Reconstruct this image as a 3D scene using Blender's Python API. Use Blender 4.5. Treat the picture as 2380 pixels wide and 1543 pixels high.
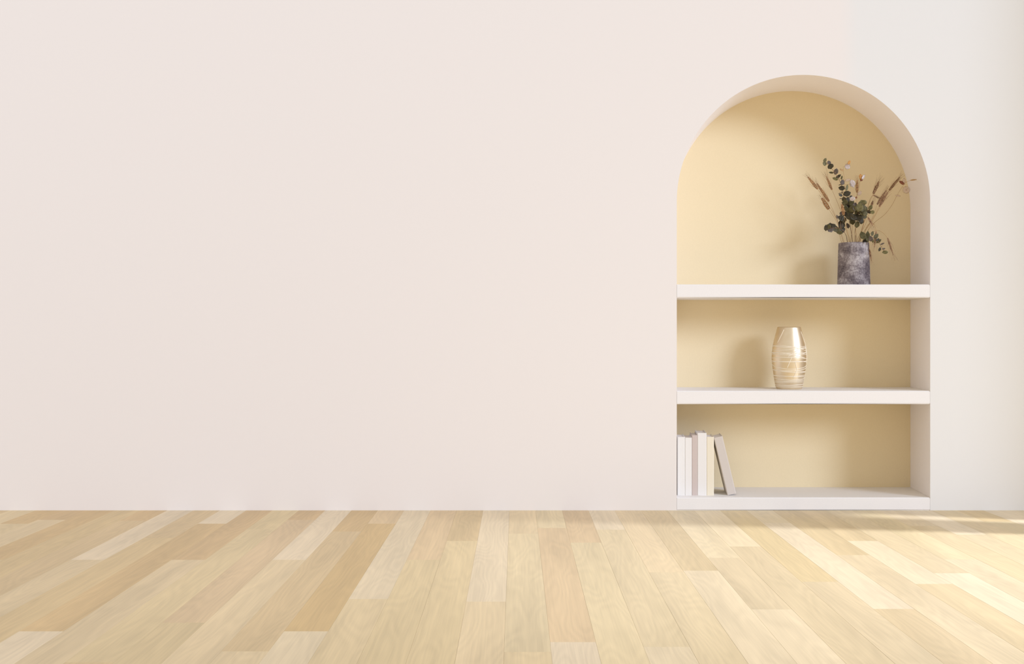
import bpy, bmesh, math, random
from mathutils import Vector, Matrix

random.seed(7)
C = bpy.context.scene.collection
for o in list(bpy.data.objects):
    bpy.data.objects.remove(o, do_unlink=True)

# ------------------------------------------------------------------ camera
F = 2579.0          # focal length in pixels of a 2380 px wide frame
DIST = 5.6          # camera to the wall plane (y = 0)
EYE = 0.9
VX, VY = 1200.0, 771.5
SKEW = 0.0896       # the niche's sides run slightly to the right going in
cam = bpy.data.cameras.new('camera')
camo = bpy.data.objects.new('camera', cam); C.objects.link(camo)
camo.location = (0, -DIST, EYE); camo.rotation_euler = (math.radians(90), 0, 0)
cam.sensor_width = 36; cam.sensor_fit = 'HORIZONTAL'
cam.lens = 36 * F / 2380; cam.shift_x = -10 / 2380
bpy.context.scene.camera = camo

# ------------------------------------------------------------------ light
sc = bpy.context.scene
sc.view_settings.view_transform = 'Standard'
sc.view_settings.look = 'None'
sc.view_settings.gamma = 1
sc.view_settings.use_curve_mapping = False
sc.view_settings.exposure = 0.0
w = bpy.data.worlds.new('daylight'); sc.world = w
w.use_nodes = True
bg = w.node_tree.nodes['Background']
bg.inputs['Color'].default_value = (1.04, 0.97, 0.89, 1)
bg.inputs['Strength'].default_value = 0.77

def sun(name, az, el, strength, angle, col):
    # az: degrees from the wall's normal towards the right; el: above the horizon
    l = bpy.data.lights.new(name, 'SUN'); l.energy = strength
    l.angle = math.radians(angle); l.color = col
    o = bpy.data.objects.new(name, l); C.objects.link(o)
    a, e = math.radians(az), math.radians(el)
    d = Vector((math.sin(a) * math.cos(e), -math.cos(a) * math.cos(e), math.sin(e)))
    o.rotation_euler = d.to_track_quat('Z', 'Y').to_euler()
    o.location = d * 8 + Vector((1.4, 0, 1))
    return o
sun('soft_window_daylight', 46, 18, 1.52, 19, (0.85, 1.0, 1.32))

lamp = bpy.data.lights.new('low_sunlight', 'SPOT')
lamp.shadow_soft_size = 0.08; lamp.energy = 1600; lamp.color = (0.95, 1.0, 1.12)
lamp.spot_size = math.radians(40); lamp.spot_blend = 0.9
lo = bpy.data.objects.new('low_sunlight', lamp); C.objects.link(lo)
lo.location = (6.2, -1.3, 4.0)
lo.rotation_euler = (Vector((6.2, -1.3, 4.0)) - Vector((2.3, -1.35, 0))).to_track_quat('Z', 'Y').to_euler()

# ------------------------------------------------------------------ helpers
def srgb(r, g, b):
    f = lambda c: (c / 12.92 if c <= 0.04045 else ((c + 0.055) / 1.055) ** 2.4)
    return (f(r / 255), f(g / 255), f(b / 255), 1)

def P(px, py, y):
    d = DIST + y
    return Vector(((px - VX) * d / F, y, EYE + (VY - py) * d / F))

def mat(name, col, rough=0.6, metal=0.0, spec=0.3):
    m = bpy.data.materials.new(name); m.use_nodes = True
    b = m.node_tree.nodes['Principled BSDF']
    b.inputs['Base Color'].default_value = col
    b.inputs['Roughness'].default_value = rough
    b.inputs['Metallic'].default_value = metal
    b.inputs['Specular IOR Level'].default_value = spec
    return m

class NT:
    def __init__(s, m):
        s.t = m.node_tree; s.b = s.t.nodes['Principled BSDF']
    def n(s, kind, **kw):
        nd = s.t.nodes.new(kind)
        for k, v in kw.items(): setattr(nd, k, v)
        return nd
    def l(s, a, b): s.t.links.new(a, b)

def grain_mat(name, c0, c1, scale=300, rough=0.7, bump=0.05, detail=3, spec=0.25, lo=0.35, hi=0.65, stretch=(1, 1, 1)):
    m = mat(name, c0, rough, 0, spec); g = NT(m)
    tc = g.n('ShaderNodeTexCoord'); mp = g.n('ShaderNodeMapping')
    mp.inputs['Scale'].default_value = stretch
    nz = g.n('ShaderNodeTexNoise'); nz.inputs['Scale'].default_value = scale
    nz.inputs['Detail'].default_value = detail
    g.l(tc.outputs['Object'], mp.inputs['Vector']); g.l(mp.outputs[0], nz.inputs['Vector'])
    r = g.n('ShaderNodeValToRGB')
    r.color_ramp.elements[0].position = lo; r.color_ramp.elements[1].position = hi
    r.color_ramp.elements[0].color = c0; r.color_ramp.elements[1].color = c1
    g.l(nz.outputs['Fac'], r.inputs[0]); g.l(r.outputs[0], g.b.inputs['Base Color'])
    if bump:
        bp = g.n('ShaderNodeBump'); bp.inputs['Strength'].default_value = bump
        bp.inputs['Distance'].default_value = 0.002
        g.l(nz.outputs['Fac'], bp.inputs['Height']); g.l(bp.outputs[0], g.b.inputs['Normal'])
    return m

def link(name, bm, m, parent=None, smooth=False, loc=None):
    me = bpy.data.meshes.new(name)
    bmesh.ops.recalc_face_normals(bm, faces=bm.faces)
    bm.to_mesh(me); bm.free()
    if smooth:
        for p in me.polygons: p.use_smooth = True
    if m: me.materials.append(m)
    o = bpy.data.objects.new(name, me); C.objects.link(o)
    if parent: o.parent = parent
    if loc: o.location = loc
    return o

def thing(name, label, cat, loc=(0, 0, 0), rz=0, group=None):
    o = bpy.data.objects.new(name, None); C.objects.link(o)
    o.empty_display_size = 0.05
    o.location = loc; o.rotation_euler = (0, 0, rz)
    o['label'] = label; o['category'] = cat
    if group: o['group'] = group
    return o

def add_box(bm, x0, x1, y0, y1, z0, z1, bevel=0, seg=1):
    vs = [bm.verts.new((x, y, z)) for z in (z0, z1) for y in (y0, y1) for x in (x0, x1)]
    fs = [(0, 1, 3, 2), (4, 5, 7, 6), (0, 1, 5, 4), (2, 3, 7, 6), (0, 2, 6, 4), (1, 3, 7, 5)]
    faces = [bm.faces.new([vs[i] for i in f]) for f in fs]
    if bevel:
        ed = list({e for f in faces for e in f.edges})
        bmesh.ops.bevel(bm, geom=ed, offset=bevel, segments=seg, affect='EDGES', profile=0.5)

def add_tube(bm, pts, r0, r1=None, n=6, cap=True):
    if r1 is None: r1 = r0
    pts = [Vector(p) for p in pts]; rings = []
    up = None
    for i, p in enumerate(pts):
        a = pts[max(0, i - 1)]; b = pts[min(len(pts) - 1, i + 1)]
        t = (b - a).normalized()
        if up is None:
            up = t.orthogonal().normalized()
        else:
            up = (up - t * up.dot(t)).normalized()
        s = t.cross(up)
        r = r0 + (r1 - r0) * i / max(1, len(pts) - 1)
        rings.append([bm.verts.new(p + (up * math.cos(q) + s * math.sin(q)) * r)
                      for q in [2 * math.pi * k / n for k in range(n)]])
    for a, b in zip(rings, rings[1:]):
        for k in range(n):
            bm.faces.new((a[k], a[(k + 1) % n], b[(k + 1) % n], b[k]))
    if cap:
        bm.faces.new(rings[0][::-1]); bm.faces.new(rings[-1])

def spline(pts, k=5):
    # Catmull-Rom through the points
    pts = [Vector(p) for p in pts]; out = []
    for i in range(len(pts) - 1):
        p0 = pts[max(0, i - 1)]; p1 = pts[i]; p2 = pts[i + 1]; p3 = pts[min(len(pts) - 1, i + 2)]
        for j in range(k):
            t = j / k
            out.append(0.5 * ((2 * p1) + (p2 - p0) * t + (2 * p0 - 5 * p1 + 4 * p2 - p3) * t * t
                              + (3 * p1 - p0 - 3 * p2 + p3) * t ** 3))
    out.append(pts[-1]); return out

def add_lathe(bm, prof, n=64):
    rings = []
    for r, z in prof:
        if r < 1e-6: rings.append([bm.verts.new((0, 0, z))])
        else: rings.append([bm.verts.new((r * math.cos(2 * math.pi * k / n), r * math.sin(2 * math.pi * k / n), z)) for k in range(n)])
    for a, b in zip(rings, rings[1:]):
        for k in range(n):
            q = (k + 1) % n
            if len(a) == 1 and len(b) == 1: continue
            if len(a) == 1: bm.faces.new((a[0], b[k], b[q]))
            elif len(b) == 1: bm.faces.new((a[k], a[q], b[0]))
            else: bm.faces.new((a[k], a[q], b[q], b[k]))

# ------------------------------------------------------------------ materials
# wall colour: blush on the long left stretch, blending to off-white at right
M_wall = mat('wall_paint', srgb(237, 229, 225), 0.85, 0, 0.15)
g = NT(M_wall)
geo = g.n('ShaderNodeNewGeometry'); sx = g.n('ShaderNodeSeparateXYZ')
g.l(geo.outputs['Position'], sx.inputs[0])
mr = g.n('ShaderNodeMapRange'); mr.interpolation_type = 'SMOOTHSTEP'
mr.inputs['From Min'].default_value = 1.62; mr.inputs['From Max'].default_value = 1.74
g.l(sx.outputs['X'], mr.inputs['Value'])
mx = g.n('ShaderNodeMix', data_type='RGBA')
mx.inputs['A'].default_value = srgb(234, 227, 221); mx.inputs['B'].default_value = srgb(229, 227, 223)
g.l(mr.outputs[0], mx.inputs['Factor']); g.l(mx.outputs['Result'], g.b.inputs['Base Color'])
nz = g.n('ShaderNodeTexNoise'); nz.inputs['Scale'].default_value = 180
bp = g.n('ShaderNodeBump'); bp.inputs['Strength'].default_value = 0.03; bp.inputs['Distance'].default_value = 0.002
g.l(geo.outputs['Position'], nz.inputs['Vector']); g.l(nz.outputs['Fac'], bp.inputs['Height'])
g.l(bp.outputs[0], g.b.inputs['Normal'])

M_white = grain_mat('white_plaster', srgb(236, 232, 228), srgb(238, 234, 230), 160, 0.8, 0.03, spec=0.15)
M_reveal = grain_mat('niche_side_plaster', srgb(247, 242, 242), srgb(249, 244, 244), 160, 0.8, 0.03, spec=0.15)
M_yellow = grain_mat('straw_yellow_paint', srgb(234, 216, 178), srgb(236, 218, 180), 160, 0.85, 0.03, spec=0.15)

# wood: each plank's own tone is its object colour
M_wood = mat('pale_wood', srgb(222, 200, 164), 0.42, 0, 0.22)
g = NT(M_wood)
oi = g.n('ShaderNodeObjectInfo'); tc = g.n('ShaderNodeTexCoord')
rv = g.n('ShaderNodeMath', operation='MULTIPLY'); rv.inputs[1].default_value = 53.0
g.l(oi.outputs['Random'], rv.inputs[0])
cx = g.n('ShaderNodeCombineXYZ'); g.l(rv.outputs[0], cx.inputs[0]); g.l(rv.outputs[0], cx.inputs[1]); g.l(rv.outputs[0], cx.inputs[2])
ad = g.n('ShaderNodeVectorMath', operation='ADD'); g.l(tc.outputs['Object'], ad.inputs[0]); g.l(cx.outputs[0], ad.inputs[1])
def noise(scale3, sc1, detail, rough=0.5, dist=0.0):
    mp = g.n('ShaderNodeMapping'); mp.inputs['Scale'].default_value = scale3
    g.l(ad.outputs[0], mp.inputs['Vector'])
    n_ = g.n('ShaderNodeTexNoise'); n_.inputs['Scale'].default_value = sc1
    n_.inputs['Detail'].default_value = detail; n_.inputs['Roughness'].default_value = rough
    n_.inputs['Distortion'].default_value = dist
    g.l(mp.outputs[0], n_.inputs['Vector']); return n_
nbig = noise((5.0, 0.75, 1), 1.0, 2)                 # the figure: contour lines of a stretched field
bands = g.n('ShaderNodeMath', operation='MULTIPLY'); bands.inputs[1].default_value = 130.0
g.l(nbig.outputs['Fac'], bands.inputs[0])
sn = g.n('ShaderNodeMath', operation='SINE'); g.l(bands.outputs[0], sn.inputs[0])
nfib = noise((150.0, 3.0, 1), 1.0, 3, 0.6)           # fine fibre
nstr = noise((9.0, 0.8, 1), 1.0, 2)                  # broad lengthwise streaks
def madd(a, k, c):
    q = g.n('ShaderNodeMath', operation='MULTIPLY_ADD'); g.l(a, q.inputs[0]); q.inputs[1].default_value = k
    if isinstance(c, float): q.inputs[2].default_value = c
    else: g.l(c, q.inputs[2])
    return q.outputs[0]
v = madd(sn.outputs[0], 0.028, 1.0)
v = madd(nfib.outputs['Fac'], 0.26, v)
v = madd(nstr.outputs['Fac'], 0.42, v)               # about 1.26 in the middle
v = madd(v, 1.0, -0.34)
vv = g.n('ShaderNodeVectorMath', operation='SCALE'); g.l(oi.outputs['Color'], vv.inputs[0]); g.l(v, vv.inputs['Scale'])
# darker streaks are warmer
hs = g.n('ShaderNodeGamma'); g.l(vv.outputs[0], hs.inputs['Color']); hs.inputs['Gamma'].default_value = 1.0
g.l(hs.outputs[0], g.b.inputs['Base Color'])
# few short dark pores
bp = g.n('ShaderNodeBump'); bp.inputs['Strength'].default_value = 0.04; bp.inputs['Distance'].default_value = 0.001
g.l(nfib.outputs['Fac'], bp.inputs['Height']); g.l(bp.outputs[0], g.b.inputs['Normal'])

M_sub = grain_mat('underfloor', srgb(206, 180, 138), srgb(214, 190, 150), 3, 0.6, 0, stretch=(10, 1, 1))

# ------------------------------------------------------------------ setting
NX0 = (1573 - VX) / (F / DIST); NX1 = (2162 - VX) / (F / DIST)
NC = (NX0 + NX1) / 2; NR = (NX1 - NX0) / 2
ZTOP = EYE + (VY - 174) / (F / DIST); ZS = ZTOP - NR
ND = 0.3765
WX0, WX1, WH = -5.0, 3.45, 3.4
NA = 72
arc = [(NC + NR * math.cos(math.pi * k / NA), ZS + NR * math.sin(math.pi * k / NA)) for k in range(NA + 1)]  # right -> left

bm = bmesh.new()
V = {}
def vv_(x, y, z):
    k = (round(x, 5), round(y, 5), round(z, 5))
    if k not in V: V[k] = bm.verts.new((x, y, z))
    return V[k]
def quad(*ps): bm.faces.new([vv_(*p) for p in ps])
quad((WX0, 0, 0), (NX0, 0, 0), (NX0, 0, ZS), (NX0, 0, WH), (WX0, 0, WH))
quad((NX1, 0, 0), (WX1, 0, 0), (WX1, 0, WH), (NX1, 0, WH), (NX1, 0, ZS))
for (xa, za), (xb, zb) in zip(arc, arc[1:]):
    quad((xa, 0, za), (xa, 0, WH), (xb, 0, WH), (xb, 0, zb))
T = 0.55
quad((WX0, T, 0), (WX1, T, 0), (WX1, T, WH), (WX0, T, WH))
quad((WX0, 0, 0), (WX0, T, 0), (WX0, T, WH), (WX0, 0, WH))
quad((WX1, 0, 0), (WX1, T, 0), (WX1, T, WH), (WX1, 0, WH))
bm.faces.new([vv_(WX0, 0, WH)] + [vv_(x, 0, WH) for x, z in reversed(arc)] + [vv_(WX1, 0, WH), vv_(WX1, T, WH), vv_(WX0, T, WH)])
wall = link('wall_back', bm, M_wall); wall['kind'] = 'structure'

# the niche: reveal (sides and arch) and the straw-yellow back
bm = bmesh.new()
path = [(NX1, 0.0)] + arc + [(NX0, 0.0)]
fr = [bm.verts.new((x, 0, z)) for x, z in path]
bk = [bm.verts.new((x + SKEW * ND, ND, z)) for x, z in path]
for i in range(len(path) - 1):
    bm.faces.new((fr[i], fr[i + 1], bk[i + 1], bk[i]))
rev = link('niche_reveal', bm, M_reveal, wall, smooth=False)
for p in rev.data.polygons: p.use_smooth = True
rev['label'] = 'white plaster sides and arch of the niche'
bm = bmesh.new()
f0 = [bm.verts.new((x + SKEW * ND, ND, z)) for x, z in path]
f1 = [bm.verts.new((x + SKEW * ND, ND + 0.03, z)) for x, z in path]
bm.faces.new(f0); bm.faces.new(f1[::-1])
for i in range(len(path)):
    j = (i + 1) % len(path); bm.faces.new((f0[i], f0[j], f1[j], f1[i]))
nb = link('niche_back', bm, M_yellow, wall); nb['label'] = 'straw yellow back panel of the arched niche'

# right wall with a tall window (out of frame): a stub, a slit, a post, then open glazing
M_frame = grain_mat('window_frame_paint', srgb(236, 233, 228), srgb(240, 237, 233), 120, 0.6, 0.02)
bm = bmesh.new(); add_box(bm, WX1, WX1 + 0.2, -0.56, 0.55, 0, 4.3); add_box(bm, WX1, WX1 + 0.2, -0.67, -0.56, 1.75, 4.3)
wr = link('wall_right', bm, M_frame); wr['kind'] = 'structure'
bm = bmesh.new(); add_box(bm, WX1 + 0.02, WX1 + 0.16, -0.86, -0.67, 0, 4.3, 0.004)
wn = link('window_1', bm, M_frame); wn['kind'] = 'structure'
wn['label'] = 'white upright post of the tall side window'

# ------------------------------------------------------------------ floor
bm = bmesh.new(); add_box(bm, -5.0, 4.6, -5.6, 0.0, -0.06, -0.0135)
floor = link('floor', bm, M_sub); floor['kind'] = 'structure'

TONES = dict(l=(221, 203, 169), m=(213, 192, 151), t=(208, 184, 140), d=(203, 175, 128), p=(211, 186, 145), y=(215, 196, 158), k=(225, 208, 176))
PW = 0.1328
X0 = -0.0385 * (VY * 0 + 414.5) / (F / DIST)        # seam 0 at the wall
LEN = 1.88
ROWS = {  # seam-row: (end positions as photograph heights, tones from the wall forward)
 -16: ([1301], 'dm'), -15: ([], 't'), -14: ([1210], 'dt'), -13: ([1301], 'lm'), -12: ([1250], 'tt'),
 -11: ([1217, 1467], 'ldl'), -10: ([1301], 'dm'), -9: ([1230, 1539], 'mmt'), -8: ([1208, 1447], 'dpm'),
 -7: ([1301], 'lm'), -6: ([1235], 'dt'), -5: ([1217, 1467], 'pdl'), -4: ([1392], 'lm'), -3: ([1301], 'pm'),
 -2: ([1257], 'tm'), -1: ([1398], 'lm'), 0: ([1240, 1515], 'mym'), 1: ([1227, 1492], 'ypl'), 2: ([1261], 'py'),
 3: ([1231, 1503], 'lyl'), 4: ([1330], 'my'), 5: ([1326], 'ml'), 6: ([1296, 1416], 'lyl'), 7: ([1270], 'ly'),
 8: ([1352], 'my'), 9: ([1215, 1415], 'lkm'), 10: ([1290], 'my'), 11: ([1257, 1357], 'mkm'), 12: ([1332], 'yk'),
 13: ([1300], 'yy'), 14: ([1222], 'ym'), 15: ([1242], 'ly'), 16: ([1285], 'ml'), 17: ([1212], 'ty'),
}
GAP = 0.0002
rnd = random.Random(3)
def plank_mesh(wd, ln):
    bm = bmesh.new()
    add_box(bm, 0, wd, -ln, 0, -0.0125, 0.0, 0.0003, 1)
    bmesh.ops.delete(bm, geom=[f for f in bm.faces if f.normal.z < -0.9 and abs(f.calc_center_median().z + 0.0125) < 1e-4], context='FACES')
    return bm
for r in range(-27, 26):
    ends, tones = ROWS.get(r, ([rnd.choice([1208, 1217, 1245, 1301, 1270])], rnd.choice(['tm', 'mt', 'dm', 'lm', 'ym']) if r < 0 else rnd.choice(['ly', 'yl', 'my', 'lk'])))
    d = sorted([-(DIST - F * EYE / (e - VY)) for e in ends], reverse=True)
    cuts = [0.0] + d
    while cuts[-1] > -5.0: cuts.append(max(cuts[-1] - LEN, -5.4))
    xa = X0 + r * PW
    for i in range(len(cuts) - 1):
        ln = cuts[i] - cuts[i + 1] - GAP
        if ln < 0.02: continue
        p = link('plank', plank_mesh(PW - GAP, ln), M_wood, floor, loc=(xa, cuts[i], 0.0))
        c = TONES[tones[i]] if i < len(tones) else TONES[rnd.choice('mtyl')]
        j = rnd.uniform(-3, 3)
        p.color = srgb(c[0] + j, c[1] + j, c[2] + j + rnd.uniform(-3, 3))

# ------------------------------------------------------------------ shelves
def shelf(label, ytop, ybot, depth_extra=0):
    z1 = EYE + (VY - ytop) / (F / DIST); z0 = EYE + (VY - ybot) / (F / DIST)
    t = thing('niche_shelf', label, 'shelf', (NC, 0, max(z0, 0.0)), 0, 'built-in shelves of the arched niche')
    h = z1 - max(z0, 0)
    a, b = NX0 - NC + 0.0008, NX1 - NC - 0.0008
    bm = bmesh.new()
    vs = [bm.verts.new((x + SKEW * y, y, z)) for z in (0, h) for y in (0.0, ND - 0.0005) for x in (a, b)]
    faces = [bm.faces.new([vs[i] for i in f]) for f in [(0, 1, 3, 2), (4, 5, 7, 6), (0, 1, 5, 4), (2, 3, 7, 6), (0, 2, 6, 4), (1, 3, 7, 5)]]
    ed = [e for e in bm.edges if all(abs(v_.co.y) < 1e-6 for v_ in e.verts) and abs(e.verts[0].co.z - e.verts[1].co.z) < 1e-6]
    bmesh.ops.bevel(bm, geom=ed, offset=0.004, segments=3, affect='EDGES')
    link('shelf_board', bm, M_white, t)
    return z1
ZA = shelf('upper white shelf under the arch, carrying the grey vase', 661, 692)
ZB = shelf('middle white shelf carrying the champagne vase', 908.3, 939.3)
ZC = shelf('lowest white shelf on the floor, carrying the books', 1156.3, 1186)

# ------------------------------------------------------------------ books
def book(label, px0, px1, ptop, yf, depth, cover, pages, lean=0.0, at=None, round_=0.0):
    s = F / (DIST + yf)
    w_ = (px1 - px0) / s - 0.0006
    h = (VY - ptop) / s + EYE - ZC
    x = (px0 - VX) / s
    rz = -math.atan(SKEW)
    t = thing('book', label, 'book', (x, yf, ZC), rz, 'books on the lowest shelf')
    if lean: t.rotation_euler = (0, -lean, 0)
    if lean:
        t.rotation_euler = (Matrix.Rotation(rz, 3, 'Z') @ Matrix.Rotation(-lean, 3, 'Y')).to_euler()
    if at: t.location = at
    ct = 0.0026
    bm = bmesh.new()
    # a U-shaped case: spine and two boards, spine slightly rounded at its corners
    r = min(0.004, w_ * 0.3); n = 4
    prof = [(0, depth)]
    for k in range(n + 1):
        a = math.pi + (math.pi / 2) * k / n
        prof.append((r + r * math.cos(a), r + r * math.sin(a)))
    for k in range(n + 1):
        a = 1.5 * math.pi + (math.pi / 2) * k / n
        prof.append((w_ - r + r * math.cos(a), r + r * math.sin(a)))
    prof += [(w_, depth), (w_ - ct, depth), (w_ - ct, ct + 0.002), (ct, ct + 0.002), (ct, depth)]
    lo = [bm.verts.new((a, b, 0)) for a, b in prof]; hi = [bm.verts.new((a, b, h)) for a, b in prof]
    bm.faces.new(lo); bm.faces.new(hi)
    for i in range(len(prof)):
        j = (i + 1) % len(prof); bm.faces.new((lo[i], lo[j], hi[j], hi[i]))
    link('cover', bm, cover, t)
    bm = bmesh.new(); add_box(bm, ct, w_ - ct, ct + 0.002, depth - 0.004, 0.004, h - 0.0035)
    link('pages', bm, pages, t)
    return t, w_, h
M_pages = grain_mat('book_pages', srgb(236, 229, 224), srgb(246, 240, 236), 1500, 0.8, 0.04, stretch=(1, 0.02, 0.02))
def cov(name, c, sc_=700): return grain_mat(name, srgb(*[x - 4 for x in c]), srgb(*c), sc_, 0.75, 0.06)
B1 = cov('cover_linen_white', (238, 234, 226), 420)
B2 = cov('cover_white', (239, 235, 228))
B3 = cov('cover_dusty_pink', (210, 195, 186))
B4 = cov('cover_bright_white', (240, 236, 230))
B5 = cov('cover_cream', (241, 231, 208))
B6 = cov('cover_greige', (216, 206, 196))
YF = 0.075
book('off-white book with a flecked cover, first from the left', 1574.6, 1592.0, 1015.5, YF, 0.170, B1, M_pages)
book('plain white book between the flecked book and the dusty pink book', 1592.0, 1608.2, 1017.0, YF, 0.170, B2, M_pages)
book('dusty pink narrow book beside the tallest white book', 1608.2, 1620.9, 1011.3, YF, 0.165, B3, M_pages)
book('tallest book of the row, white', 1620.9, 1642.3, 1006.2, YF, 0.185, B4, M_pages)
book('cream yellow book standing next to the leaning book', 1642.3, 1659.6, 1015.2, YF, 0.165, B5, M_pages)
s_ = F / (DIST + YF)
lean = math.radians(13.3)
book('greige book leaning against the upright row', 1690.9, 1711.6, 1014.5, YF, 0.165, B6, M_pages, lean=lean,
     at=((1690.9 - VX) / s_, YF, ZC + 0.0002))

# ------------------------------------------------------------------ champagne vase
def catm(prof, k=6):
    return [(p.x, p.y) for p in spline([Vector((a, b, 0)) for a, b in prof], k)]
M_champ = mat('champagne_lustre', srgb(226, 212, 188), 0.36, 0.9, 0.5)
g = NT(M_champ)
tc = g.n('ShaderNodeTexCoord'); nz = g.n('ShaderNodeTexNoise'); nz.inputs['Scale'].default_value = 25
g.l(tc.outputs['Object'], nz.inputs['Vector'])
r = g.n('ShaderNodeValToRGB'); r.color_ramp.elements[0].color = srgb(226, 206, 172); r.color_ramp.elements[1].color = srgb(238, 224, 198)
g.l(nz.outputs['Fac'], r.inputs[0]); g.l(r.outputs[0], g.b.inputs['Base Color'])
GY = 0.19; gs = F / (DIST + GY)
gv = thing('vase', 'champagne lustre barrel-shaped vase wound with thin threads on the middle shelf', 'vase', ((1834 - VX) / gs, GY, ZB))
H = 0.323
outer = catm([(0.0655, 0.003), (0.0705, 0.02), (0.0800, 0.075), (0.0880, 0.145), (0.0885, 0.175), (0.083, 0.225), (0.0725, 0.275), (0.0595, H)], 6)
inner = [(a - 0.004, b) for a, b in reversed(outer) if b > 0.02]
bm = bmesh.new(); add_lathe(bm, [(0, 0), (0.064, 0)] + outer + [(0.0575, H + 0.001)] + inner + [(0, 0.018)], 72)
link('vase_body', bm, M_champ, gv, smooth=True)
def rad_at(z):
    for (a, za), (b, zb) in zip(outer, outer[1:]):
        if za <= z <= zb: return a + (b - a) * (z - za) / max(1e-6, zb - za)
    return outer[0][0] if z < outer[0][1] else outer[-1][0]
M_thread = mat('pale_thread', srgb(250, 240, 220), 0.5, 0.0, 0.4)
bm = bmesh.new()
rt = random.Random(5)
wind = []
for z0_, amp, ph in [(0.227, 0.004, 0), (0.222, -0.006, 2.6), (0.213, 0.006, 1.0), (0.193, 0.008, 0.3), (0.186, 0.003, 2.0), (0.183, -0.004, .9), (0.158, -0.005, .4), (0.149, 0.004, .2), (0.128, 0.013, .1),
                      (0.140, 0.004, 3.3), (0.108, 0.008, .5), (0.095, -0.003, 1.2), (0.098, 0.006, -.4), (0.074, 0.003, .3), (0.066, -0.002, .8), (0.060, 0.006, .2),
                      (0.045, 0.002, 1.5), (0.036, 0.002, 2.8), (0.026, 0.003, .7), (0.015, 0.001, 0), (0.206, 0.012, 4.0), (0.172, 0.012, 4.4)]:
    pts = []
    for k in range(49):
        a = 2 * math.pi * k / 48
        z = z0_ + amp * math.sin(a + ph) * 1.7
        rr = rad_at(z) + 0.0006
        pts.append((rr * math.cos(a), rr * math.sin(a), z))
    add_tube(bm, pts, 0.0014, n=5, cap=False)
# a few steep threads crossing the winding
for a0, z0_, a1, z1_ in [(-108, 0.170, -70, 0.208), (-110, 0.112, -96, 0.165), (-84, 0.145, -76, 0.10), (-76, 0.10, -88, 0.06), (-40, 0.30, -12, 0.18), (-150, 0.24, -128, 0.31), (-30, 0.22, -14, 0.13)]:
    pts = []
    for k in range(13):
        t_ = k / 12; a = math.radians(a0 + (a1 - a0) * t_); z = z0_ + (z1_ - z0_) * t_
        rr = rad_at(z) + 0.0008; pts.append((rr * math.cos(a), rr * math.sin(a), z))
    add_tube(bm, pts, 0.0015, n=5)
th = link('thread_winding', bm, M_thread, gv, smooth=True); th['label'] = 'pale thin threads wound round the vase'

# ------------------------------------------------------------------ grey vase
M_stone = mat('mottled_grey_glaze', srgb(110, 104, 110), 0.6, 0, 0.3)
g = NT(M_stone)
tc = g.n('ShaderNodeTexCoord')
n1 = g.n('ShaderNodeTexNoise'); n1.inputs['Scale'].default_value = 16; n1.inputs['Detail'].default_value = 2
n2 = g.n('ShaderNodeTexNoise'); n2.inputs['Scale'].default_value = 110; n2.inputs['Detail'].default_value = 4; n2.inputs['Roughness'].default_value = 0.7
mp = g.n('ShaderNodeMapping'); mp.inputs['Location'].default_value = (3.1, 0.4, 1.7)
g.l(tc.outputs['Object'], mp.inputs['Vector'])
g.l(mp.outputs[0], n1.inputs['Vector']); g.l(mp.outputs[0], n2.inputs['Vector'])
q = g.n('ShaderNodeMath', operation='MULTIPLY_ADD'); g.l(n2.outputs['Fac'], q.inputs[0]); q.inputs[1].default_value = 0.55
q0 = g.n('ShaderNodeMath', operation='MULTIPLY'); g.l(n1.outputs['Fac'], q0.inputs[0]); q0.inputs[1].default_value = 0.75
g.l(q0.outputs[0], q.inputs[2])
r = g.n('ShaderNodeValToRGB')
e = r.color_ramp.elements
e[0].position = 0.50; e[0].color = srgb(78, 68, 72)
e[1].position = 0.88; e[1].color = srgb(200, 192, 190)
x_ = e.new(0.64); x_.color = srgb(124, 113, 114)
g.l(q.outputs[0], r.inputs[0]); g.l(r.outputs[0], g.b.inputs['Base Color'])
bp = g.n('ShaderNodeBump'); bp.inputs['Strength'].default_value = 0.15; bp.inputs['Distance'].default_value = 0.002
g.l(n2.outputs['Fac'], bp.inputs['Height']); g.l(bp.outputs[0], g.b.inputs['Normal'])
SY = 0.185; ss = F / (DIST + SY)
SX = (1984.3 - VX) / ss
sv = thing('vase', 'mottled grey cylindrical vase holding dried stems on the upper shelf', 'vase', (SX, SY, ZA))
VH = 0.224
bm = bmesh.new()
prof = [(0, 0), (0.081, 0), (0.083, 0.002), (0.0815, 0.07), (0.0795, 0.15), (0.0768, VH - 0.004), (0.0758, VH - 0.0005), (0.0738, VH), (0.0715, VH - 0.004), (0.074, 0.12), (0.076, 0.012), (0, 0.010)]
add_lathe(bm, prof, 72)
vb = link('vase_body', bm, M_stone, sv, smooth=True)

# ------------------------------------------------------------------ dried stems
def leafmat(name, c0, c1, rough=0.5):
    return grain_mat(name, srgb(*c0), srgb(*c1), 120, rough, 0.05, spec=0.3)
M_leaf = [leafmat('eucalyptus_dark', (48, 43, 30), (72, 64, 44)), leafmat('eucalyptus_green', (96, 90, 54), (124, 116, 76)),
          leafmat('eucalyptus_brown', (82, 70, 62), (104, 92, 82)), leafmat('eucalyptus_mid', (74, 69, 42), (100, 93, 60))]
M_twig = leafmat('twig_bark', (122, 92, 66), (150, 118, 86))
M_straw = leafmat('wheat_straw', (168, 132, 88), (190, 154, 106))
M_ear = leafmat('wheat_ear', (132, 92, 56), (184, 140, 92))
M_ear2 = leafmat('wheat_ear_dark', (104, 72, 50), (170, 132, 100))
M_awn = leafmat('wheat_awn', (140, 104, 66), (160, 124, 84))
M_disc = mat('honesty_disc', srgb(226, 212, 206), 0.25, 0, 0.5)
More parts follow.
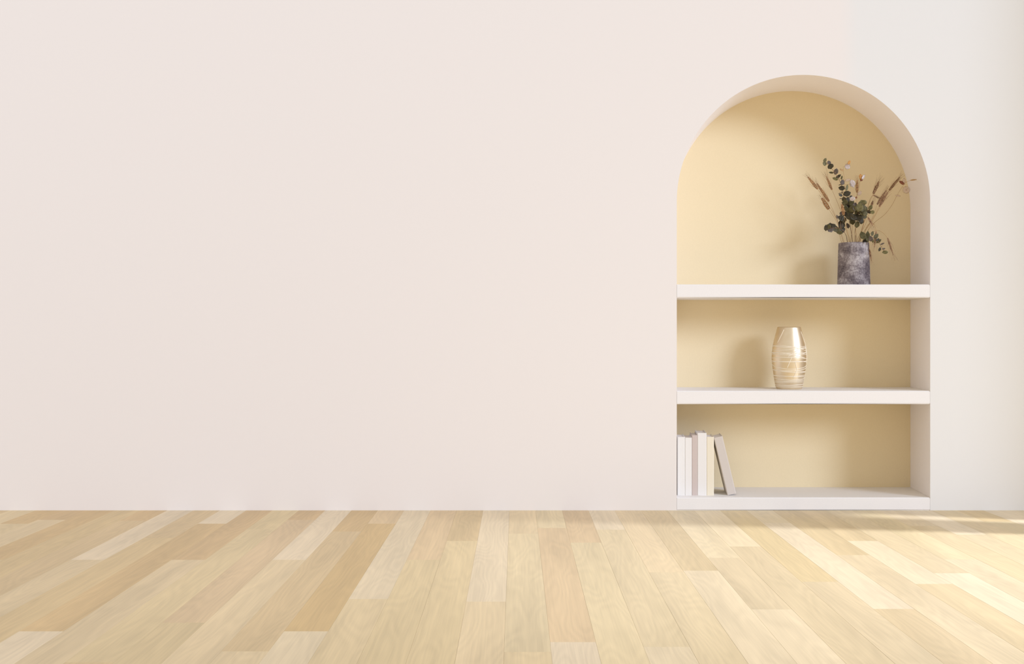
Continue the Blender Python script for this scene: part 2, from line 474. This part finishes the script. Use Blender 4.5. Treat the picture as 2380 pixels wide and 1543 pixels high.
NT(M_disc).b.inputs['Transmission Weight'].default_value = 0.35
M_disc2 = mat('honesty_disc_clear', srgb(214, 190, 172), 0.3, 0, 0.5)
NT(M_disc2).b.inputs['Alpha'].default_value = 0.45
M_amber = leafmat('honesty_husk_amber', (190, 126, 62), (222, 170, 100), 0.4)
M_husk = leafmat('honesty_husk_red', (120, 66, 46), (150, 92, 66), 0.5)

Z1 = lambda x, y, d: P(1840 + x / 4.538, 340 + y / 4.538, d)       # readings taken off an enlargement
Z2 = lambda x, y, d: P(1880 + x / 9.644, 350 + y / 9.644, d)
rl = random.Random(11)
RIM = VH + ZA
def root_pts(x_at_rim):
    # where a stem crosses the rim, and its foot on the vase bottom
    X = Z1(x_at_rim, 1010, SY).x
    off = max(-0.062, min(0.062, X - SX))
    dy = rl.uniform(-1, 1) * math.sqrt(max(0, 0.06 ** 2 - off ** 2)) * 0.8
    return [Vector((SX - off * 0.55, SY - dy * 0.5, ZA + 0.013)), Vector((SX + off, SY + dy, RIM - 0.002))]

def leaf(parent, pos, rx, ry, rot, m, cup=0.25, n=10, tilt=None, name='leaf'):
    # an oval blade, its stalk end at -ry, cupped along the mid-rib, tilted in depth
    bm = bmesh.new()
    if tilt is None: tilt = (rl.uniform(-0.6, 0.6), rl.uniform(-0.6, 0.6))
    c, s = math.cos(rot), math.sin(rot)
    def pt(a, b):
        dep = tilt[0] * a + tilt[1] * b - cup * (abs(a) ** 1.6) * (rx ** -0.6)
        return Vector((a * c - b * s, dep, a * s + b * c))
    rows = []
    for i in range(5):
        q_ = -1 + 2 * i / 4
        hw = rx * math.sqrt(max(0, 1 - q_ * q_)) * (1 - 0.12 * q_)
        if i in (0, 4): rows.append([bm.verts.new(pt(0, q_ * ry))])
        else: rows.append([bm.verts.new(pt(k * hw, q_ * ry)) for k in (-1, -0.55, 0, 0.55, 1)])
    for a, b in zip(rows, rows[1:]):
        if len(a) == 1:
            for k in range(4): bm.faces.new((a[0], b[k + 1], b[k]))
        elif len(b) == 1:
            for k in range(4): bm.faces.new((a[k], a[k + 1], b[0]))
        else:
            for k in range(4): bm.faces.new((a[k], a[k + 1], b[k + 1], b[k]))
    # give the blade its thickness
    bmesh.ops.recalc_face_normals(bm, faces=bm.faces)
    bmesh.ops.solidify(bm, geom=bm.faces[:], thickness=0.0005)
    o = link(name, bm, m, parent, smooth=True, loc=pos - parent.location)
    return o

def stem_thing(name, label, cat, pts, r0, r1, m, group):
    base = pts[0].copy()
    t = thing(name, label, cat, base, 0, group)
    bm = bmesh.new(); add_tube(bm, [p - base for p in spline(pts, 5)], r0, r1, 6)
    link('stem', bm, m, t, smooth=True)
    return t

def euc(label, rim_x, path, leaves, zoomf, sc):
    pts = root_pts(rim_x) + [p for p in path]
    t = stem_thing('eucalyptus_branch', label, 'branch', pts, 0.0016, 0.0008, M_twig, 'eucalyptus branches in the grey vase')
    sm = spline(pts[1:], 12)
    twigs = bmesh.new()
    for (x, y, rx, ry, rot, mi) in leaves:
        # depth of the nearest point of the stem, plus a little
        p0 = zoomf(x, y, SY)
        near = min(sm, key=lambda q_: (q_.x - p0.x) ** 2 + (q_.z - p0.z) ** 2)
        d = near.y + rl.uniform(-0.028, 0.022)
        d = max(0.05, min(0.33, d))
        p = zoomf(x, y, d); k = (DIST + d) / F / sc
        leaf(t, p, rx * k * 1.05, ry * k * 1.05, math.radians(rot), M_leaf[mi])
        add_tube(twigs, [near - t.location, (near + p) / 2 - t.location + Vector((0, 0, -0.003)), p - t.location], 0.0006, n=4)
    link('leaf_stalks', twigs, M_twig, t)['kind'] = 'stuff'
    return t

G2 = 9.644; G1 = 4.538
L2 = [(360, 215, 36, 55, -35, 1), (352, 292, 48, 50, 70, 1), (450, 268, 42, 46, 10, 2), (482, 352, 64, 60, 20, 0), (605, 468, 52, 66, -8, 2),
      (500, 495, 24, 50, 85, 3), (660, 580, 30, 62, -48, 0), (590, 632, 30, 72, 75, 1), (735, 605, 17, 48, -15, 3), (750, 710, 50, 66, -15, 2),
      (692, 765, 8, 34, -65, 0), (735, 842, 50, 64, 70, 0), (850, 830, 30, 76, -18, 1), (855, 965, 62, 82, -70, 0), (712, 1000, 30, 46, 75, 0),
      (940, 1030, 24, 46, -65, 0), (690, 957, 8, 34, -70, 2), (740, 942, 10, 34, -5, 0), (715, 1075, 8, 34, -80, 0), (780, 1085, 44, 50, 20, 3),
      (872, 1095, 54, 62, -20, 0), (805, 1165, 66, 70, 30, 3), (955, 1180, 66, 72, -30, 3), (880, 1180, 50, 60, 5, 0), (900, 1260, 70, 60, 60, 0),
      (830, 1290, 45, 80, 30, 3), (985, 1270, 60, 70, -10, 2), (880, 1350, 60, 70, 40, 1), (960, 1350, 60, 60, -40, 0), (1040, 1230, 40, 70, 0, 2)]
tallp = [P(1976, 525, .19), P(1970, 490, .18), P(1962, 460, .165), P(1956, 432, .155), P(1948, 413, .15), P(1938, 398, .145), P(1926, 384, .14), P(1917, 374, .14)]
euc('tallest eucalyptus branch rising to the left of the vase centre', 640, tallp, L2, Z2, G2)
LB = [(742, 600, 44, 34, 20, 1), (712, 645, 36, 48, -20, 1), (748, 655, 36, 44, 20, 3), (742, 690, 40, 36, 60, 1), (680, 712, 24, 44, 10, 3), (660, 640, 22, 44, 0, 2),
      (612, 742, 32, 44, 75, 0), (575, 715, 36, 30, 10, 0), (752, 738, 24, 46, 80, 3), (700, 752, 36, 40, 10, 0), (728, 782, 30, 40, 60, 0), (640, 790, 30, 38, 15, 3),
      (688, 824, 28, 34, 5, 3), (650, 745, 36, 36, 0, 0), (812, 690, 16, 36, 65, 0), (850, 694, 18, 26, 85, 1), (830, 646, 18, 28, -20, 1), (775, 665, 26, 34, 10, 3),
      (740, 805, 12, 28, -60, 3), (610, 690, 34, 36, 30, 3), (640, 660, 34, 38, -10, 3), (716, 690, 30, 34, 20, 0), (775, 712, 24, 30, -40, 3)]
euc('bushiest eucalyptus branch, full of round leaves above the vase', 660, [Z1(668, 900, .17), Z1(690, 790, .15), Z1(705, 700, .13), Z1(735, 600, .12)], LB, Z1, G1)
LC = [(360, 860, 24, 32, 10, 0), (405, 876, 34, 34, 20, 2), (452, 862, 34, 38, -10, 3), (408, 832, 24, 26, 0, 0), (522, 826, 40, 50, 10, 0), (532, 882, 34, 32, 40, 0),
      (482, 882, 30, 32, 0, 3), (502, 906, 20, 36, 70, 3), (590, 838, 22, 30, 10, 2), (520, 756, 30, 34, 60, 0), (548, 775, 30, 34, 20, 0), (525, 708, 18, 22, 0, 2), (480, 744, 9, 22, 10, 2),
      (440, 838, 24, 24, 20, 0), (385, 848, 24, 28, 30, 3)]
euc('dark low eucalyptus branch spreading to the left above the rim', 605, [Z1(570, 930, .16), Z1(520, 870, .14), Z1(450, 860, .12), Z1(360, 862, .10)], LC, Z1, G1)
LD = [(750, 942, 28, 46, 10, 3), (800, 950, 24, 60, -12, 3), (778, 1000, 34, 26, 10, 0), (850, 920, 16, 30, -28, 3), (890, 948, 20, 34, -40, 3), (832, 974, 20, 30, 10, 2), (852, 990, 13, 30, 5, 1),
      (918, 1000, 15, 30, -50, 3), (957, 1028, 8, 22, -65, 2), (928, 1086, 13, 24, -25, 0), (970, 1080, 8, 24, -80, 2), (986, 1117, 18, 27, -85, 1), (770, 960, 20, 40, 20, 0), (905, 985, 10, 26, -55, 0)]
euc('eucalyptus branch drooping over the right side of the rim', 770, [Z1(782, 975, .14), Z1(840, 960, .11), Z1(900, 990, .09), Z1(940, 1050, .08), Z1(985, 1115, .08)], LD, Z1, G1)

def wheat(label, rim_x, mids, base, tip, wid, d_base, d_tip, m=M_ear, awn=60, n=9):
    pts = root_pts(rim_x) + mids + [Z1(base[0], base[1], d_base)]
    t = stem_thing('wheat_stem', label, 'dried stem', pts, 0.0011, 0.0008, M_straw, 'wheat stems in the grey vase')
    a = Z1(base[0], base[1], d_base) - t.location; b = Z1(tip[0], tip[1], d_tip) - t.location
    ax = (b - a); L = ax.length; u = ax.normalized(); s = u.cross(Vector((0, 1, 0))).normalized(); f = u.cross(s)
    w_ = (0.62 if m is M_ear2 else 0.8) * wid * (DIST + d_base) / F / G1
    bm = bmesh.new(); aw = bmesh.new()
    add_tube(bm, [a, b], 0.0012, 0.0006, 5)
    n = max(6, int(L / 0.0052))
    for i in range(n):
        q_ = (i + 0.3) / n
        r_ = w_ * (0.75 + 0.5 * math.sin(math.pi * min(1, q_ * 1.1))) * (1 - 0.35 * q_)
        for sd in (-1, 0, 1):
            if sd == 0 and i % 2: continue
            ang = rl.uniform(-0.3, 0.3)
            o_ = (s * sd * math.cos(ang) + f * (math.sin(ang) + (0 if sd else -0.9))) * r_ * 0.62
            c = a + ax * q_ + o_
            dv = (u + o_.normalized() * 0.45).normalized()
            e1 = dv.orthogonal().normalized(); e2 = dv.cross(e1)
            kl, kw = 0.0058, r_ * 0.50
            top = bm.verts.new(c + dv * kl); bot = bm.verts.new(c - dv * kl * 0.7)
            ring = [bm.verts.new(c + (e1 * math.cos(g_) + e2 * math.sin(g_)) * kw) for g_ in (0, 1.257, 2.513, 3.77, 5.027)]
            for k in range(5):
                bm.faces.new((ring[k], ring[(k + 1) % 5], top)); bm.faces.new((ring[(k + 1) % 5], ring[k], bot))
            if rl.random() < 0.55 and sd:
                la = awn * rl.uniform(0.7, 1.2) * (DIST / F / G1)
                p1 = c + dv * kl
                p2 = p1 + (u + o_.normalized() * rl.uniform(0.15, 0.5)) * la * 0.5
                p3 = p2 + (u + o_.normalized() * rl.uniform(0.1, 0.35)) * la * 0.5
                add_tube(aw, [p1, p2, p3], 0.00042, 0.00018, 3)
    for k in range(5):
        dv = (u + s * rl.uniform(-0.3, 0.3) + f * rl.uniform(-0.3, 0.3)).normalized()
        add_tube(aw, [b, b + dv * awn * 0.8 * DIST / F / G1], 0.0004, 0.00018, 3)
    link('ear', bm, m, t, smooth=False)
    link('awns', aw, M_awn, t)['kind'] = 'stuff'
    return t
wheat('wheat stem leaning furthest left, its ear highest on that side', 545, [Z1(470, 760, .16)], (275, 450), (170, 322), 17, .15, .14)
wheat('wheat stem with a long slender ear beside the leftmost ear', 555, [Z1(480, 780, .17)], (392, 580), (265, 390), 17, .17, .17)
wheat('wheat stem with a short fat ear, lowest on the left', 530, [Z1(490, 830, .13)], (392, 662), (318, 545), 26, .11, .10)
wheat('wheat stem with a thin ear left of the tall eucalyptus tip', 600, [Z1(520, 690, .20)], (425, 458), (365, 315), 14, .21, .22, awn=75)
wheat('upright wheat stem with an ear in the middle, under amber husks', 650, [Z1(682, 700, .19)], (688, 485), (692, 350), 16, .2, .2)
wheat('wheat stem with a reddish ear in front of the tall eucalyptus', 610, [Z1(590, 900, .10)], (550, 720), (528, 608), 18, .07, .06, awn=30)
wheat('wheat stem with a dark bushy ear right of the middle', 700, [Z1(800, 650, .19)], (862, 500), (922, 368), 24, .2, .2, M_ear2, 90)
wheat('wheat stem with a bent sideways ear under the dark bushy ear', 690, [Z1(790, 690, .16), Z1(826, 560, .16)], (856, 514), (942, 552), 11, .16, .15, M_ear2, 30)
wheat('wheat stem with a long ear left of the paired ears at right', 712, [Z1(830, 800, .15)], (903, 612), (1000, 462), 20, .14, .13, M_ear2, 70)
wheat('wheat stem with the front ear of the paired ears at right', 725, [Z1(840, 790, .13)], (924, 634), (1015, 482), 20, .10, .09, M_ear2, 80)
wheat('wheat stem reaching furthest right, its ear by the arch edge', 735, [Z1(850, 790, .2), Z1(960, 590, .2)], (1030, 464), (1142, 322), 19, .2, .2, M_ear2, 60)
wheat('wheat stem with a small rosy ear above two green leaves', 700, [Z1(780, 820, .18)], (840, 632), (858, 572), 16, .18, .18, M_ear2, 50)
wheat('wheat stem with a nodding ear right below the bushy leaves', 690, [Z1(750, 840, .12), Z1(790, 752, .11)], (808, 752), (856, 838), 13, .10, .09, M_ear2, 70)
wheat('wheat stem with an ear hanging beside the drooping eucalyptus', 735, [Z1(785, 860, .15), Z1(840, 806, .13), Z1(880, 850, .12)], (892, 900), (872, 1062), 14, .12, .12, M_ear2, 70)
wheat('wheat stem arching widely to the lowest right ear', 745, [Z1(800, 940, .16), Z1(900, 888, .14), Z1(965, 915, .13)], (1012, 968), (1072, 1148), 13, .12, .12, M_ear2, 80)
wheat('wheat stem bent over the rim, its ear against the side of the vase', 785, [Z1(800, 1012, .16), Z1(812, 1040, .15)], (818, 1085), (843, 1208), 13, .14, .14, M_ear2, 50)

def disc(parent, x, y, rx, ry, rot, d, m, rim=None, seeds=0):
    k = (DIST + d) / F / G1
    o = leaf(parent, Z1(x, y, d), rx * k, ry * k, math.radians(rot), m, cup=0.08, tilt=(rl.uniform(-.4, .4), rl.uniform(-.3, .3)), name='seed_disc')
    if rim:
        bm = bmesh.new()
        pts = []
        for i in range(17):
            a = 2 * math.pi * i / 16
            q_ = math.cos(a); e_ = rx * k * math.sin(a); f_ = ry * k * q_
            c, s = math.cos(math.radians(rot)), math.sin(math.radians(rot))
            pts.append((e_ * c - f_ * s, -0.0008, e_ * s + f_ * c))
        add_tube(bm, pts, 0.0005, n=4, cap=False)
        link('rim', bm, rim, o)
    for i in range(seeds):
        bm = bmesh.new(); bmesh.ops.create_icosphere(bm, subdivisions=1, radius=0.0014)
        link('seed', bm, M_husk, o, smooth=True, loc=(rl.uniform(-.35, .35) * rx * k, -0.002, rl.uniform(-.35, .35) * ry * k))
    return o
def lun(label, rim_x, path, parts):
    t = stem_thing('honesty_stem', label, 'dried stem', root_pts(rim_x) + path, 0.0011, 0.0006, M_straw, 'honesty stems in the grey vase')
    sm = spline(path, 8); bm = bmesh.new(); any_ = False
    for (x, y, rx, ry, rot, d, m, rim, seeds) in parts:
        disc(t, x, y, rx, ry, rot, d, m, rim, seeds)
        p = Z1(x, y, d); near = min(sm, key=lambda q_: (q_ - p).length)
        add_tube(bm, [near - t.location, p - t.location], 0.0005, n=4)
    link('disc_stalks', bm, M_straw, t)['kind'] = 'stuff'
    return t
lun('honesty stem with a pink disc and amber tip, right of the tall eucalyptus', 650, [Z1(640, 850, .2), Z1(600, 640, .21), Z1(562, 430, .21), Z1(548, 280, .21), Z1(545, 215, .21)],
    [(588, 212, 28, 34, -15, .21, M_disc, M_straw, 2), (606, 170, 13, 26, -25, .205, M_amber, None, 0), (528, 250, 10, 26, 60, .21, M_straw, None, 0),
     (590, 357, 14, 32, -75, .2, M_disc2, M_straw, 0), (640, 392, 30, 42, 20, .195, M_disc, None, 0), (636, 400, 8, 50, 28, .19, M_disc, None, 0), (640, 553, 27, 26, 0, .10, M_disc, None, 2)])
lun('honesty stem with amber and white husks above the middle ear', 662, [Z1(675, 850, .21), Z1(684, 640, .22), Z1(690, 520, .22), Z1(712, 420, .22), Z1(728, 350, .22)],
    [(728, 322, 20, 32, 10, .215, M_amber, None, 0), (756, 324, 14, 34, -35, .21, M_disc, None, 0), (735, 348, 16, 24, -20, .218, M_husk, None, 0), (716, 495, 18, 28, -40, .21, M_disc2, M_straw, 0), (682, 540, 10, 12, 0, .21, M_husk, None, 0)])
lun('honesty stem bending right to a clear disc in front of the arch side', 745, [Z1(850, 830, .22), Z1(980, 720, .2), Z1(1060, 615, .18), Z1(1110, 520, .17), Z1(1165, 430, .16), Z1(1215, 375, .15), Z1(1290, 352, .14), Z1(1320, 354, .14)],
    [(1208, 460, 40, 38, 10, .155, M_disc2, M_husk, 4), (1162, 384, 18, 36, 60, .16, M_husk, None, 0), (1185, 362, 14, 26, 0, .16, M_disc2, M_husk, 0), (1284, 354, 7, 36, -85, .14, M_straw, None, 0), (1118, 520, 8, 30, 80, .17, M_disc2, M_straw, 0)])
